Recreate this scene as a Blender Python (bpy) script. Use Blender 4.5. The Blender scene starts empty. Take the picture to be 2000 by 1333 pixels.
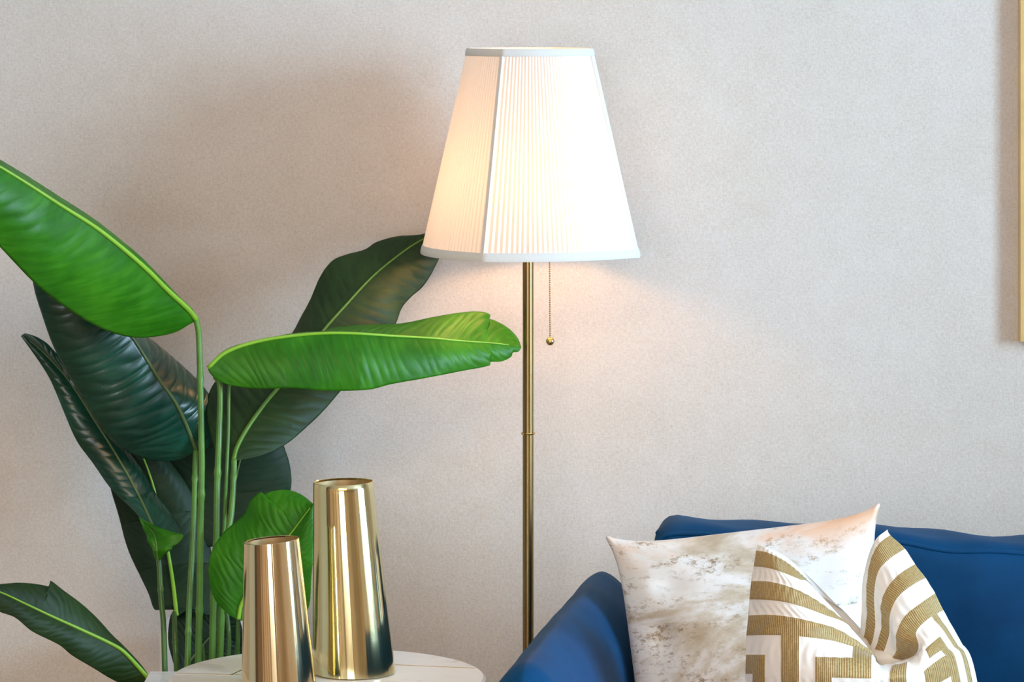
import bpy, bmesh, math, random
import numpy as np
from mathutils import Vector

random.seed(4)
rng = np.random.default_rng(7)
scene = bpy.context.scene
COL = scene.collection
PI = math.pi

# ------------------------------------------------------------------ camera
CAMZ, F = 1.63, 7000.0            # eye height (m), focal length in pixels of the 2000 px wide frame
cam_d = bpy.data.cameras.new('camera')
cam = bpy.data.objects.new('camera', cam_d)
COL.objects.link(cam)
cam.location = (0, 0, CAMZ)
cam.rotation_euler = (PI / 2, 0, 0)
cam_d.sensor_width = 36.0
cam_d.lens = F / 2000.0 * 36.0
cam_d.shift_y = -666.5 / 2000.0    # a level camera, view shifted down
cam_d.clip_end = 60
scene.camera = cam

# ------------------------------------------------------------------ world / light / exposure
scene.view_settings.view_transform = 'Standard'
scene.view_settings.look = 'None'
scene.view_settings.gamma = 1.0
scene.view_settings.use_curve_mapping = False
scene.view_settings.exposure = 0.0
scene.cycles.use_denoising = True
scene.cycles.max_bounces = 8
scene.cycles.diffuse_bounces = 4
scene.cycles.glossy_bounces = 6
scene.cycles.adaptive_threshold = 0.04

world = bpy.data.worlds.new('world')
scene.world = world
world.use_nodes = True
world.node_tree.nodes['Background'].inputs[0].default_value = (0.75, 0.86, 1.0, 1)
world.node_tree.nodes['Background'].inputs[1].default_value = 1.0

ROOM = dict(x0=-2.6, x1=4.0, y0=-1.6, y1=6.30, z1=2.80)
WIN_R = (3.10, 4.55, 0.80, 2.65)      # right wall window: y0, y1, z0, z1
WIN_F = (-2.2, 0.2, 0.50, 2.40)       # added unseen window for fill, behind the camera: x0, x1, z0, z1


def area(name, loc, rot, sx, sy, power, color):
    d = bpy.data.lights.new(name, 'AREA')
    d.shape = 'RECTANGLE'
    d.size, d.size_y = sx, sy
    d.energy, d.color = power, color
    o = bpy.data.objects.new(name, d)
    o.location, o.rotation_euler = loc, rot
    COL.objects.link(o)
    return o


# daylight from the side window, then added fill at an unseen front window
area('daylight_side', (ROOM['x1'] + 0.16, (WIN_R[0] + WIN_R[1]) / 2, (WIN_R[2] + WIN_R[3]) / 2), (0, PI / 2, 0),
     WIN_R[3] - WIN_R[2], WIN_R[1] - WIN_R[0], 385, (0.52, 0.78, 1.0))
area('front_fill', ((WIN_F[0] + WIN_F[1]) / 2, ROOM['y0'] - 0.16, (WIN_F[2] + WIN_F[3]) / 2), (PI / 2, 0, 0),
     WIN_F[1] - WIN_F[0], WIN_F[3] - WIN_F[2], 118, (0.90, 0.95, 1.0))
# added warm fill under the ceiling, out of view towards the camera
area('ceiling_fill', (-0.3, 1.6, ROOM['z1'] - 0.035), (0, 0, 0), 2.2, 1.2, 130, (1.0, 0.65, 0.32))

# ------------------------------------------------------------------ helpers


def P(px, py, D):
    """a point at distance D from the camera plane that is seen at pixel px, py"""
    return np.array([(px - 1000.0) * D / F, D, CAMZ - py * D / F])


def X(px, D): return (px - 1000.0) * D / F
def Z(py, D): return CAMZ - py * D / F


def wloc(o):
    v = Vector((0, 0, 0))
    while o is not None:
        v = v + o.location
        o = o.parent
    return v


def finish(name, me, mat, parent=None, origin=None, local=False, smooth=True):
    """link a mesh whose vertices are in world space (or parent space if local)"""
    if mat is not None:
        if isinstance(mat, (list, tuple)):
            for m in mat:
                me.materials.append(m)
        else:
            me.materials.append(mat)
    o = bpy.data.objects.new(name, me)
    COL.objects.link(o)
    if parent is not None:
        o.parent = parent
        off = Vector((0, 0, 0)) if local else -wloc(parent)
        me.transform(__import__('mathutils').Matrix.Translation(off))
    elif origin is not None:
        me.transform(__import__('mathutils').Matrix.Translation(-Vector(origin)))
        o.location = origin
    if smooth:
        me.polygons.foreach_set('use_smooth', [True] * len(me.polygons))
    me.update()
    return o


def mesh(name, v, f, mat, parent=None, origin=None, local=False, smooth=True):
    me = bpy.data.meshes.new(name)
    me.from_pydata([tuple(map(float, p)) for p in v], [], [tuple(int(i) for i in q) for q in f])
    return finish(name, me, mat, parent, origin, local, smooth)


def bm_obj(name, bm, mat, parent=None, origin=None, local=False, smooth=False):
    bmesh.ops.recalc_face_normals(bm, faces=bm.faces)
    me = bpy.data.meshes.new(name)
    bm.to_mesh(me)
    bm.free()
    return finish(name, me, mat, parent, origin, local, smooth)


def add_box(bm, x0, x1, y0, y1, z0, z1, bevel=0.0, seg=2):
    vs = [bm.verts.new(p) for p in ((x0, y0, z0), (x1, y0, z0), (x1, y1, z0), (x0, y1, z0),
                                    (x0, y0, z1), (x1, y0, z1), (x1, y1, z1), (x0, y1, z1))]
    fs = [bm.faces.new([vs[i] for i in q]) for q in
          ((0, 3, 2, 1), (4, 5, 6, 7), (0, 1, 5, 4), (1, 2, 6, 5), (2, 3, 7, 6), (3, 0, 4, 7))]
    if bevel > 0:
        es = {e for f in fs for e in f.edges}
        bmesh.ops.bevel(bm, geom=list(es), offset=bevel, segments=seg, affect='EDGES', profile=0.5)
    return fs


def box(name, b, mat, parent=None, origin=None, bevel=0.0, local=False, seg=2):
    bm = bmesh.new()
    add_box(bm, *b, bevel=bevel, seg=seg)
    return bm_obj(name, bm, mat, parent, origin, local)


def empty(name, loc, label=None, cat=None, group=None, rz=0.0):
    o = bpy.data.objects.new(name, None)
    o.empty_display_size = 0.1
    o.location = loc
    o.rotation_euler = (0, 0, rz)
    COL.objects.link(o)
    return tag(o, label, cat, group)


def tag(o, label=None, cat=None, group=None, kind=None):
    if label: o['label'] = label
    if cat: o['category'] = cat
    if group: o['group'] = group
    if kind: o['kind'] = kind
    return o


def cr(pts, n, ts=None):
    """Catmull-Rom resample of a polyline, chord-length parameter (or given knots)"""
    p = np.asarray(pts, float)
    if ts is None:
        d = np.sqrt((np.diff(p, axis=0) ** 2).sum(1))
        k = np.concatenate([[0], np.cumsum(np.maximum(d, 1e-9))])
        k /= k[-1]
    else:
        k = np.asarray(ts, float)
    m = np.zeros_like(p)
    m[1:-1] = (p[2:] - p[:-2]) / (k[2:] - k[:-2])[:, None]
    m[0] = (p[1] - p[0]) / (k[1] - k[0])
    m[-1] = (p[-1] - p[-2]) / (k[-1] - k[-2])
    t = np.linspace(k[0], k[-1], n) if np.isscalar(n) else np.asarray(n, float)
    i = np.clip(np.searchsorted(k, t, side='right') - 1, 0, len(k) - 2)
    h = (k[i + 1] - k[i])
    s = ((t - k[i]) / h)[:, None]
    h = h[:, None]
    return ((2 * s ** 3 - 3 * s ** 2 + 1) * p[i] + (s ** 3 - 2 * s ** 2 + s) * h * m[i]
            + (-2 * s ** 3 + 3 * s ** 2) * p[i + 1] + (s ** 3 - s ** 2) * h * m[i + 1])


def grid_faces(nu, nv, closed_v=False, off=0):
    f = []
    for i in range(nu - 1):
        for j in range(nv if closed_v else nv - 1):
            k = (j + 1) % nv
            f.append((off + i * nv + j, off + i * nv + k, off + (i + 1) * nv + k, off + (i + 1) * nv + j))
    return f


def tube(name, pts, rad, mat, parent=None, seg=10, n=None, origin=None, local=False):
    p = np.asarray(pts, float)
    if n:
        p = cr(p, n)
    n = len(p)
    r = np.asarray([rad(t) for t in np.linspace(0, 1, n)]) if callable(rad) else np.full(n, rad)
    t = np.gradient(p, axis=0)
    t /= np.linalg.norm(t, axis=1)[:, None] + 1e-12
    ref = np.array([0.0, 1.0, 0.0]) if abs(t[:, 1]).mean() < 0.8 else np.array([1.0, 0, 0])
    a = np.cross(t, ref)
    a /= np.linalg.norm(a, axis=1)[:, None] + 1e-12
    b = np.cross(t, a)
    th = np.linspace(0, 2 * PI, seg, endpoint=False)
    v = (p[:, None] + r[:, None, None] * (np.cos(th)[None, :, None] * a[:, None] + np.sin(th)[None, :, None] * b[:, None])).reshape(-1, 3)
    f = grid_faces(n, seg, True)
    f.append(tuple(range(seg))[::-1])
    f.append(tuple((n - 1) * seg + j for j in range(seg)))
    return mesh(name, v, f, mat, parent, origin, local)


def lathe(name, prof, centre, mat, parent=None, seg=48, origin=None, local=False):
    """profile list of (r, z); closes with end caps when r > 0"""
    c = np.asarray(centre, float)
    th = np.linspace(0, 2 * PI, seg, endpoint=False)
    v = [(c[0] + r * math.cos(a), c[1] + r * math.sin(a), c[2] + z) for r, z in prof for a in th]
    f = grid_faces(len(prof), seg, True)
    f.append(tuple(range(seg))[::-1])
    f.append(tuple((len(prof) - 1) * seg + j for j in range(seg)))
    o = mesh(name, v, f, mat, parent, origin, local)
    shade_auto(o)
    return o


def shade_auto(o, ang=35):
    me = o.data
    bm = bmesh.new()
    bm.from_mesh(me)
    for e in bm.edges:
        if len(e.link_faces) == 2 and e.calc_face_angle() > math.radians(ang):
            e.smooth = False
    bm.to_mesh(me)
    bm.free()


# ------------------------------------------------------------------ materials


def new_mat(name):
    m = bpy.data.materials.new(name)
    m.use_nodes = True
    nt = m.node_tree
    return m, nt, nt.nodes['Principled BSDF'], nt.nodes['Material Output']


def node(nt, typ, **kw):
    n = nt.nodes.new(typ)
    for k, v in kw.items():
        if k in n.bl_rna.properties and not k.startswith('i_'):
            setattr(n, k, v)
        else:
            n.inputs[k[2:] if k.startswith('i_') else k].default_value = v
    return n


def ramp(nt, fac, stops, interp='LINEAR'):
    r = nt.nodes.new('ShaderNodeValToRGB')
    r.color_ramp.interpolation = interp
    el = r.color_ramp.elements
    while len(el) < len(stops):
        el.new(0.5)
    for e, (p, c) in zip(el, stops):
        e.position = p
        e.color = (*c, 1) if len(c) == 3 else c
    nt.links.new(fac, r.inputs[0])
    return r.outputs[0]


def noise(nt, vec, scale, detail=4, rough=0.55, stretch=None, dist=0.0):
    if stretch:
        mp = nt.nodes.new('ShaderNodeMapping')
        mp.inputs['Scale'].default_value = stretch
        nt.links.new(vec, mp.inputs['Vector'])
        vec = mp.outputs[0]
    n = nt.nodes.new('ShaderNodeTexNoise')
    n.inputs['Scale'].default_value = scale
    n.inputs['Detail'].default_value = detail
    n.inputs['Roughness'].default_value = rough
    n.inputs['Distortion'].default_value = dist
    nt.links.new(vec, n.inputs['Vector'])
    return n.outputs['Fac']


def coord(nt, which='Object'):
    return nt.nodes.new('ShaderNodeTexCoord').outputs[which]


def mixc(nt, fac, a, b, blend='MIX'):
    n = nt.nodes.new('ShaderNodeMix')
    n.data_type = 'RGBA'
    n.blend_type = blend
    for sock, val in ((n.inputs[0], fac), (n.inputs[6], a), (n.inputs[7], b)):
        if hasattr(val, 'links'):
            nt.links.new(val, sock)
        elif isinstance(val, (int, float)):
            sock.default_value = val
        else:
            sock.default_value = (*val, 1)
    return n.outputs[2]


def bump(nt, height, bsdf, strength=0.3, dist=0.002):
    b = nt.nodes.new('ShaderNodeBump')
    b.inputs['Strength'].default_value = strength
    b.inputs['Distance'].default_value = dist
    nt.links.new(height, b.inputs['Height'])
    nt.links.new(b.outputs[0], bsdf.inputs['Normal'])


def plain(name, col, rough=0.5, metal=0.0, spec=0.5, var=0.12, scale=8.0):
    m, nt, b, out = new_mat(name)
    n = noise(nt, coord(nt), scale)
    lo = tuple(c * (1 - var) for c in col)
    hi = tuple(min(1, c * (1 + var)) for c in col)
    nt.links.new(ramp(nt, n, [(0.3, lo), (0.7, hi)]), b.inputs['Base Color'])
    b.inputs['Roughness'].default_value = rough
    b.inputs['Metallic'].default_value = metal
    b.inputs['Specular IOR Level'].default_value = spec
    return m


# wallpaper with a fine woven grain and soft mottling
def make_wall_mat():
    m, nt, b, out = new_mat('wallpaper')
    co = coord(nt)
    big = noise(nt, co, 2.2, 3, 0.6)
    mid = noise(nt, co, 22, 5, 0.75, dist=0.4)
    gx = noise(nt, co, 330, 4, 0.75, stretch=(1, 1, 0.45))
    gz = noise(nt, co, 330, 4, 0.75, stretch=(0.45, 1, 1))
    c0 = ramp(nt, big, [(0.3, (0.645, 0.605, 0.560)), (0.7, (0.675, 0.635, 0.610))])
    c1 = mixc(nt, 0.36, c0, ramp(nt, mid, [(0.32, (0.42, 0.40, 0.38)), (0.68, (0.57, 0.56, 0.55))]), 'OVERLAY')
    c2 = mixc(nt, 0.33, c1, ramp(nt, gx, [(0.32, (0.28, 0.27, 0.26)), (0.68, (0.72, 0.72, 0.72))]), 'OVERLAY')
    c3 = mixc(nt, 0.33, c2, ramp(nt, gz, [(0.32, (0.28, 0.27, 0.26)), (0.68, (0.72, 0.72, 0.72))]), 'OVERLAY')
    nt.links.new(c3, b.inputs['Base Color'])
    b.inputs['Roughness'].default_value = 0.75
    b.inputs['Specular IOR Level'].default_value = 0.25
    ad = nt.nodes.new('ShaderNodeMath')
    ad.operation = 'ADD'
    nt.links.new(gx, ad.inputs[0])
    nt.links.new(gz, ad.inputs[1])
    bump(nt, ad.outputs[0], b, 0.35, 0.0012)
    return m


def leaf_mat(name, deep, mid, light, rough, transl, coat=0.3, spec=0.5):
    m, nt, b, out = new_mat(name)
    uv = nt.nodes.new('ShaderNodeUVMap').outputs[0]
    a = noise(nt, uv, 1.0, 5, 0.6, stretch=(60, 2.5, 1))        # streaks along the side veins
    c = noise(nt, coord(nt), 9, 3)
    ad = nt.nodes.new('ShaderNodeMath')
    ad.operation = 'MULTIPLY_ADD'
    nt.links.new(a, ad.inputs[0])
    ad.inputs[1].default_value = 0.6
    nt.links.new(c, ad.inputs[2])
    col = ramp(nt, ad.outputs[0], [(0.55, deep), (0.8, mid), (1.08, light)])
    nt.links.new(col, b.inputs['Base Color'])
    b.inputs['Roughness'].default_value = rough
    b.inputs['Specular IOR Level'].default_value = spec
    b.inputs['Coat Weight'].default_value = coat
    b.inputs['Coat Roughness'].default_value = rough * 0.8
    bump(nt, a, b, 0.12, 0.001)
    if transl > 0:
        t = nt.nodes.new('ShaderNodeBsdfTranslucent')
        nt.links.new(mixc(nt, 1.0, col, (1.0, 1.0, 0.35), 'MULTIPLY'), t.inputs[0])
        mx = nt.nodes.new('ShaderNodeMixShader')
        mx.inputs[0].default_value = transl
        nt.links.new(b.outputs[0], mx.inputs[1])
        nt.links.new(t.outputs[0], mx.inputs[2])
        nt.links.new(mx.outputs[0], out.inputs[0])
    return m


def brushed_brass(name, c0, c1, rough, aniso_scale=(1, 1, 0.02)):
    m, nt, b, out = new_mat(name)
    s = noise(nt, coord(nt), 60, 4, 0.6, stretch=aniso_scale)
    nt.links.new(ramp(nt, s, [(0.3, c0), (0.7, c1)]), b.inputs['Base Color'])
    b.inputs['Metallic'].default_value = 1.0
    r = nt.nodes.new('ShaderNodeMapRange')
    nt.links.new(s, r.inputs[0])
    r.inputs[3].default_value = rough * 0.75
    r.inputs[4].default_value = rough * 1.3
    nt.links.new(r.outputs[0], b.inputs['Roughness'])
    return m


def shade_mat(name, col, trans_col, transl):
    m, nt, b, out = new_mat(name)
    n = noise(nt, coord(nt), 500, 3, stretch=(1, 1, 0.3))
    nt.links.new(ramp(nt, n, [(0.3, tuple(c * 0.95 for c in col)), (0.7, col)]), b.inputs['Base Color'])
    b.inputs['Roughness'].default_value = 0.85
    b.inputs['Specular IOR Level'].default_value = 0.1
    t = nt.nodes.new('ShaderNodeBsdfTranslucent')
    t.inputs[0].default_value = (*trans_col, 1)
    mx = nt.nodes.new('ShaderNodeMixShader')
    mx.inputs[0].default_value = transl
    nt.links.new(b.outputs[0], mx.inputs[1])
    nt.links.new(t.outputs[0], mx.inputs[2])
    nt.links.new(mx.outputs[0], out.inputs[0])
    return m


def suede_mat():
    m, nt, b, out = new_mat('blue_suede')
    co = coord(nt)
    n = noise(nt, co, 7, 5, 0.6)
    fine = noise(nt, co, 260, 3, 0.6)
    c = ramp(nt, n, [(0.3, (0.0008, 0.038, 0.116)), (0.7, (0.0014, 0.060, 0.172))])
    nt.links.new(c, b.inputs['Base Color'])
    b.inputs['Roughness'].default_value = 0.62
    b.inputs['Specular IOR Level'].default_value = 0.12
    b.inputs['Sheen Weight'].default_value = 0.03
    b.inputs['Sheen Roughness'].default_value = 0.4
    b.inputs['Sheen Tint'].default_value = (0.3, 0.65, 1.0, 1)
    bump(nt, fine, b, 0.15, 0.001)
    return m


def marble_print_mat():
    m, nt, b, out = new_mat('marble_print_satin')
    co = coord(nt, 'UV')
    a = noise(nt, co, 1.6, 7, 0.62, stretch=(1.0, 2.1, 1), dist=0.5)
    sp = noise(nt, co, 26, 6, 0.85, stretch=(0.8, 1.2, 1))
    st = noise(nt, co, 5, 6, 0.7, stretch=(0.55, 2.6, 1), dist=0.6)
    og = noise(nt, co, 2.2, 5, 0.6, stretch=(0.7, 1.6, 1), dist=0.4)
    base = ramp(nt, a, [(0.36, (0.42, 0.33, 0.215)), (0.44, (0.60, 0.55, 0.47)), (0.50, (0.78, 0.79, 0.80)), (0.72, (0.86, 0.88, 0.90))])
    spk = mixc(nt, 1.0, ramp(nt, sp, [(0.50, (0, 0, 0)), (0.60, (1, 1, 1))]), ramp(nt, st, [(0.46, (0, 0, 0)), (0.60, (1, 1, 1))]), 'MULTIPLY')
    c1 = mixc(nt, spk, base, (0.27, 0.18, 0.09))
    # apricot flush along the top edge of the print
    sep = nt.nodes.new('ShaderNodeSeparateXYZ')
    nt.links.new(co, sep.inputs[0])
    top = ramp(nt, sep.outputs[1], [(0.84, (0, 0, 0)), (1.0, (0.9, 0.9, 0.9))])
    om = mixc(nt, 1.0, top, ramp(nt, og, [(0.48, (0, 0, 0)), (0.60, (1, 1, 1))]), 'MULTIPLY')
    c2 = mixc(nt, om, c1, (0.80, 0.42, 0.19))
    nt.links.new(c2, b.inputs['Base Color'])
    b.inputs['Roughness'].default_value = 0.42
    b.inputs['Sheen Weight'].default_value = 0.2
    bump(nt, noise(nt, co, 14, 4, 0.5), b, 0.25, 0.004)
    return m


def thread_mat():
    m, nt, b, out = new_mat('gold_embroidery')
    uv = nt.nodes.new('ShaderNodeUVMap').outputs[0]
    w = nt.nodes.new('ShaderNodeTexWave')
    w.inputs['Scale'].default_value = 38
    w.inputs['Distortion'].default_value = 0.4
    w.inputs['Detail'].default_value = 2
    nt.links.new(uv, w.inputs['Vector'])
    n = noise(nt, uv, 90, 4)
    c = mixc(nt, 0.5, ramp(nt, w.outputs['Fac'], [(0.1, (0.22, 0.135, 0.035)), (0.8, (0.50, 0.35, 0.125))]),
             ramp(nt, n, [(0.3, (0.22, 0.14, 0.045)), (0.7, (0.50, 0.36, 0.15))]))
    nt.links.new(c, b.inputs['Base Color'])
    b.inputs['Roughness'].default_value = 0.5
    b.inputs['Metallic'].default_value = 0.15
    b.inputs['Sheen Weight'].default_value = 0.3
    bump(nt, w.outputs['Fac'], b, 0.5, 0.0015)
    return m


def table_marble():
    m, nt, b, out = new_mat('white_marble')
    co = coord(nt)
    n = noise(nt, co, 5, 8, 0.7, dist=1.2)
    c = ramp(nt, n, [(0.40, (0.72, 0.71, 0.72)), (0.47, (0.86, 0.85, 0.86)), (0.6, (0.88, 0.87, 0.88))])
    nt.links.new(c, b.inputs['Base Color'])
    b.inputs['Roughness'].default_value = 0.22
    return m


def wood_mat(name, c0, c1):
    m, nt, b, out = new_mat(name)
    n = noise(nt, coord(nt), 6, 6, 0.6, stretch=(1, 8, 0.4), dist=0.8)
    nt.links.new(ramp(nt, n, [(0.3, c0), (0.7, c1)]), b.inputs['Base Color'])
    b.inputs['Roughness'].default_value = 0.45
    return m


def glass_mat():
    m, nt, b, out = new_mat('window_glass')
    t = nt.nodes.new('ShaderNodeBsdfTransparent')
    g = nt.nodes.new('ShaderNodeBsdfGlossy')
    g.inputs['Roughness'].default_value = 0.02
    fr = nt.nodes.new('ShaderNodeFresnel')
    fr.inputs[0].default_value = 1.45
    mx = nt.nodes.new('ShaderNodeMixShader')
    nt.links.new(fr.outputs[0], mx.inputs[0])
    nt.links.new(t.outputs[0], mx.inputs[1])
    nt.links.new(g.outputs[0], mx.inputs[2])
    nt.links.new(mx.outputs[0], out.inputs[0])
    return m


def bulb_mat():
    m, nt, b, out = new_mat('lit_bulb')
    e = nt.nodes.new('ShaderNodeEmission')
    e.inputs[0].default_value = (1.0, 0.52, 0.20, 1)
    e.inputs[1].default_value = 100
    nt.links.new(e.outputs[0], out.inputs[0])
    return m


M = {
    'wall': make_wall_mat(),
    'paint': plain('white_paint', (0.72, 0.70, 0.68), 0.7, var=0.03),
    'greige': plain('greige_paint', (0.62, 0.55, 0.48), 0.7, var=0.04),
    'ceil': plain('ceiling_paint', (0.8, 0.8, 0.8), 0.8, var=0.02),
    'floor': wood_mat('oak_floor', (0.22, 0.14, 0.08), (0.36, 0.25, 0.15)),
    'walnut': wood_mat('walnut', (0.10, 0.05, 0.025), (0.20, 0.11, 0.06)),
    'curtain': plain('taupe_curtain', (0.36, 0.27, 0.20), 0.9, var=0.06),
    'glass': glass_mat(),
    'leaf_bright': leaf_mat('young_leaf', (0.016, 0.120, 0.003), (0.030, 0.190, 0.005), (0.056, 0.270, 0.010), 0.40, 0.22, 0.0, 0.26),
    'leaf_dark': leaf_mat('mature_leaf', (0.003, 0.030, 0.018), (0.006, 0.052, 0.032), (0.012, 0.080, 0.048), 0.30, 0.03, 0.2, 0.45),
    'leaf_olive': leaf_mat('olive_leaf', (0.008, 0.026, 0.006), (0.014, 0.042, 0.009), (0.024, 0.060, 0.014), 0.50, 0.06, 0.0, 0.28),
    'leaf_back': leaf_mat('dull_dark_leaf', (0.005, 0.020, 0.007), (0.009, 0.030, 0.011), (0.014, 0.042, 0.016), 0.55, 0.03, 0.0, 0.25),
    'rib_bright': plain('lime_midrib', (0.22, 0.46, 0.03), 0.4),
    'rib_mid': plain('moss_midrib', (0.10, 0.22, 0.02), 0.45),
    'rib_dark': plain('olive_midrib', (0.09, 0.15, 0.05), 0.4),
    'stem': plain('green_stem', (0.085, 0.220, 0.035), 0.38, var=0.25, scale=14),
    'stem_dark': plain('dark_green_stem', (0.045, 0.125, 0.02), 0.38, var=0.25, scale=14),
    'soil': plain('soil', (0.05, 0.035, 0.025), 0.95, var=0.4, scale=60),
    'pot': plain('grey_pot', (0.25, 0.25, 0.26), 0.5),
    'brass_pole': brushed_brass('antique_brass', (0.30, 0.205, 0.085), (0.42, 0.30, 0.13), 0.28),
    'brass_ring': plain('polished_brass', (0.72, 0.50, 0.18), 0.2, 1.0, var=0.05),
    'vase': brushed_brass('polished_vase_brass', (0.74, 0.63, 0.32), (0.84, 0.75, 0.43), 0.11),
    'vase_in': brushed_brass('dull_vase_inside', (0.62, 0.46, 0.24), (0.72, 0.56, 0.32), 0.55),
    'vase_rose': brushed_brass('rosy_vase_brass', (0.78, 0.61, 0.34), (0.86, 0.72, 0.45), 0.11),
    'shade': shade_mat('pleated_shade_fabric', (0.86, 0.85, 0.84), (0.86, 0.82, 0.82), 0.20),
    'shade_trim': shade_mat('shade_trim_fabric', (0.80, 0.81, 0.80), (0.75, 0.72, 0.62), 0.12),
    'bulb': bulb_mat(),
    'suede': suede_mat(),
    'dark_leg': plain('dark_wood_leg', (0.04, 0.03, 0.02), 0.4),
    'marble_print': marble_print_mat(),
    'piping': plain('cream_piping', (0.72, 0.62, 0.52), 0.6),
    'cloth': plain('white_cotton', (0.80, 0.79, 0.77), 0.85, var=0.03, scale=40),
    'thread': thread_mat(),
    'table': table_marble(),
    'gold_trim': plain('brass_inlay', (0.50, 0.36, 0.18), 0.35, 0.8),
    'frame': plain('gold_frame', (0.78, 0.60, 0.27), 0.35, 0.6),
    'canvas': plain('pale_canvas', (0.62, 0.60, 0.57), 0.8, var=0.3, scale=3),
    'white': plain('white_lacquer', (0.82, 0.82, 0.84), 0.4, var=0.02),
    'chrome': plain('steel', (0.6, 0.6, 0.6), 0.3, 1.0),
}

# ------------------------------------------------------------------ room shell
x0, x1, y0, y1, z1 = (ROOM[k] for k in ('x0', 'x1', 'y0', 'y1', 'z1'))


def struct(o):
    o['kind'] = 'structure'
    return o


struct(box('floor', (x0 - .12, x1 + .12, y0 - .12, y1 + .12, -0.1, 0), M['floor']))
struct(box('ceiling', (x0 - .12, x1 + .12, y0 - .12, y1 + .12, z1, z1 + .1), M['ceil']))
struct(box('wall_back', (x0 - .12, x1 + .12, y1, y1 + .12, 0, z1), M['wall']))
struct(box('wall_left', (x0 - .12, x0, y0, y1, 0, z1), M['greige']))
struct(box('baseboard_back', (x0, x1, y1 - .012, y1, 0, 0.08), M['paint'], bevel=0.003))


def wall_with_hole(name, axis, c0, c1, a0, a1, h, m):
    """axis 'x': wall slab across x=c0..c1 running along y; 'y': slab y=c0..c1 running along x"""
    bm = bmesh.new()
    ha, hb, hz0, hz1 = h
    for (p, q, r, s) in ((a0, ha, 0, z1), (hb, a1, 0, z1), (ha, hb, 0, hz0), (ha, hb, hz1, z1)):
        if axis == 'x':
            add_box(bm, c0, c1, p, q, r, s)
        else:
            add_box(bm, p, q, c0, c1, r, s)
    return struct(bm_obj(name, bm, m))


wall_with_hole('wall_right', 'x', x1, x1 + .12, y0, y1, WIN_R, M['paint'])
wall_with_hole('wall_front', 'y', y0 - .12, y0, x0, x1, WIN_F, M['paint'])


def window(name, axis, c, h, nm):
    ha, hb, hz0, hz1 = h
    w = 0.05

    def bx(nm_, a, b, r, s, d0, d1, mt, par):
        b_ = (c + d0, c + d1, a, b, r, s) if axis == 'x' else (a, b, c - d1, c - d0, r, s)
        return box(nm_, b_, mt, par)
    bm = bmesh.new()
    for (a, b, r, s) in ((ha, ha + w, hz0, hz1), (hb - w, hb, hz0, hz1), (ha + w, hb - w, hz0, hz0 + w), (ha + w, hb - w, hz1 - w, hz1)):
        if axis == 'x':
            add_box(bm, c + .03, c + .08, a, b, r, s)
        else:
            add_box(bm, a, b, c - .08, c - .03, r, s)
    fr = struct(bm_obj(name, bm, M['white']))
    step = (hb - ha) / nm
    for i in range(1, nm):
        a = ha + i * step
        bx('mullion', a - .02, a + .02, hz0 + w, hz1 - w, .035, .075, M['white'], fr)
    for i in range(nm):
        a0_, a1_ = ha + i * step + (w if i == 0 else .02), ha + (i + 1) * step - (w if i == nm - 1 else .02)
        bx('pane', a0_, a1_, hz0 + w, hz1 - w, .053, .057, M['glass'], fr)
    return fr


window('window_1', 'x', x1, WIN_R, 2)
window('fill_window', 'y', y0, WIN_F, 4)  # unseen window added to carry the front fill


def drape(name, axis, c, a0, a1, ztop, label):
    n = 160
    v = []
    for i in range(n):
        t = i / (n - 1)
        a = a0 + (a1 - a0) * t
        w = 0.035 * math.sin(t * (a1 - a0) / 0.11 * 2 * PI) + 0.012 * math.sin(t * 37)
        for z in (0.02, ztop):
            v.append((c - 0.08 + w, a, z) if axis == 'x' else (a, c + 0.08 + w, z))
    o = mesh(name, v, grid_faces(n, 2), M['curtain'])
    s = o.modifiers.new('thickness', 'SOLIDIFY')
    s.thickness = 0.003
    return tag(o, label, 'curtain')


drape('curtain', 'x', x1, WIN_R[1] + .02, WIN_R[1] + .55, 2.6, 'taupe pleated curtain beside the side window')
drape('curtain', 'y', y0, WIN_F[0] - .6, WIN_F[0] - .02, 2.6, 'taupe curtain on the left of the added fill window')
drape('curtain', 'y', y0, WIN_F[1] + .02, WIN_F[1] + .6, 2.6, 'taupe curtain on the right of the added fill window')
# walnut wardrobe doors on the left wall, out of frame, mirrored in the vases
wr = empty('wardrobe', (x0 + .3, 2.6, 0), 'tall walnut wardrobe with plain doors against the left wall', 'wardrobe')
box('body', (x0 + .02, x0 + .55, 1.4, 4.4, 0.0, 2.3), M['walnut'], wr)
for i in range(6):
    a = 1.4 + i * 0.5
    dr = box('door', (x0 + .552, x0 + .575, a + .006, a + .494, 0.08, 2.28), M['walnut' if i % 2 else 'curtain'], wr, bevel=0.003)
    box('handle', (x0 + .576, x0 + .60, a + (.43 if i % 2 == 0 else .05), a + (.45 if i % 2 == 0 else .07), 0.9, 1.3), M['brass_ring'], dr)

bm = bmesh.new()  # frame added round the ceiling fill, out of view
for b_ in ((-1.45, -1.40, 0.95, 2.25), (0.80, 0.85, 0.95, 2.25), (-1.40, 0.80, 0.95, 1.0), (-1.40, 0.80, 2.20, 2.25)):
    add_box(bm, *b_, z1 - .06, z1)
tag(bm_obj('fill_light_frame', bm, M['white'], None, origin=(-0.3, 1.6, z1)), 'wide white frame added round the unseen ceiling fill', 'ceiling light')

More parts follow.
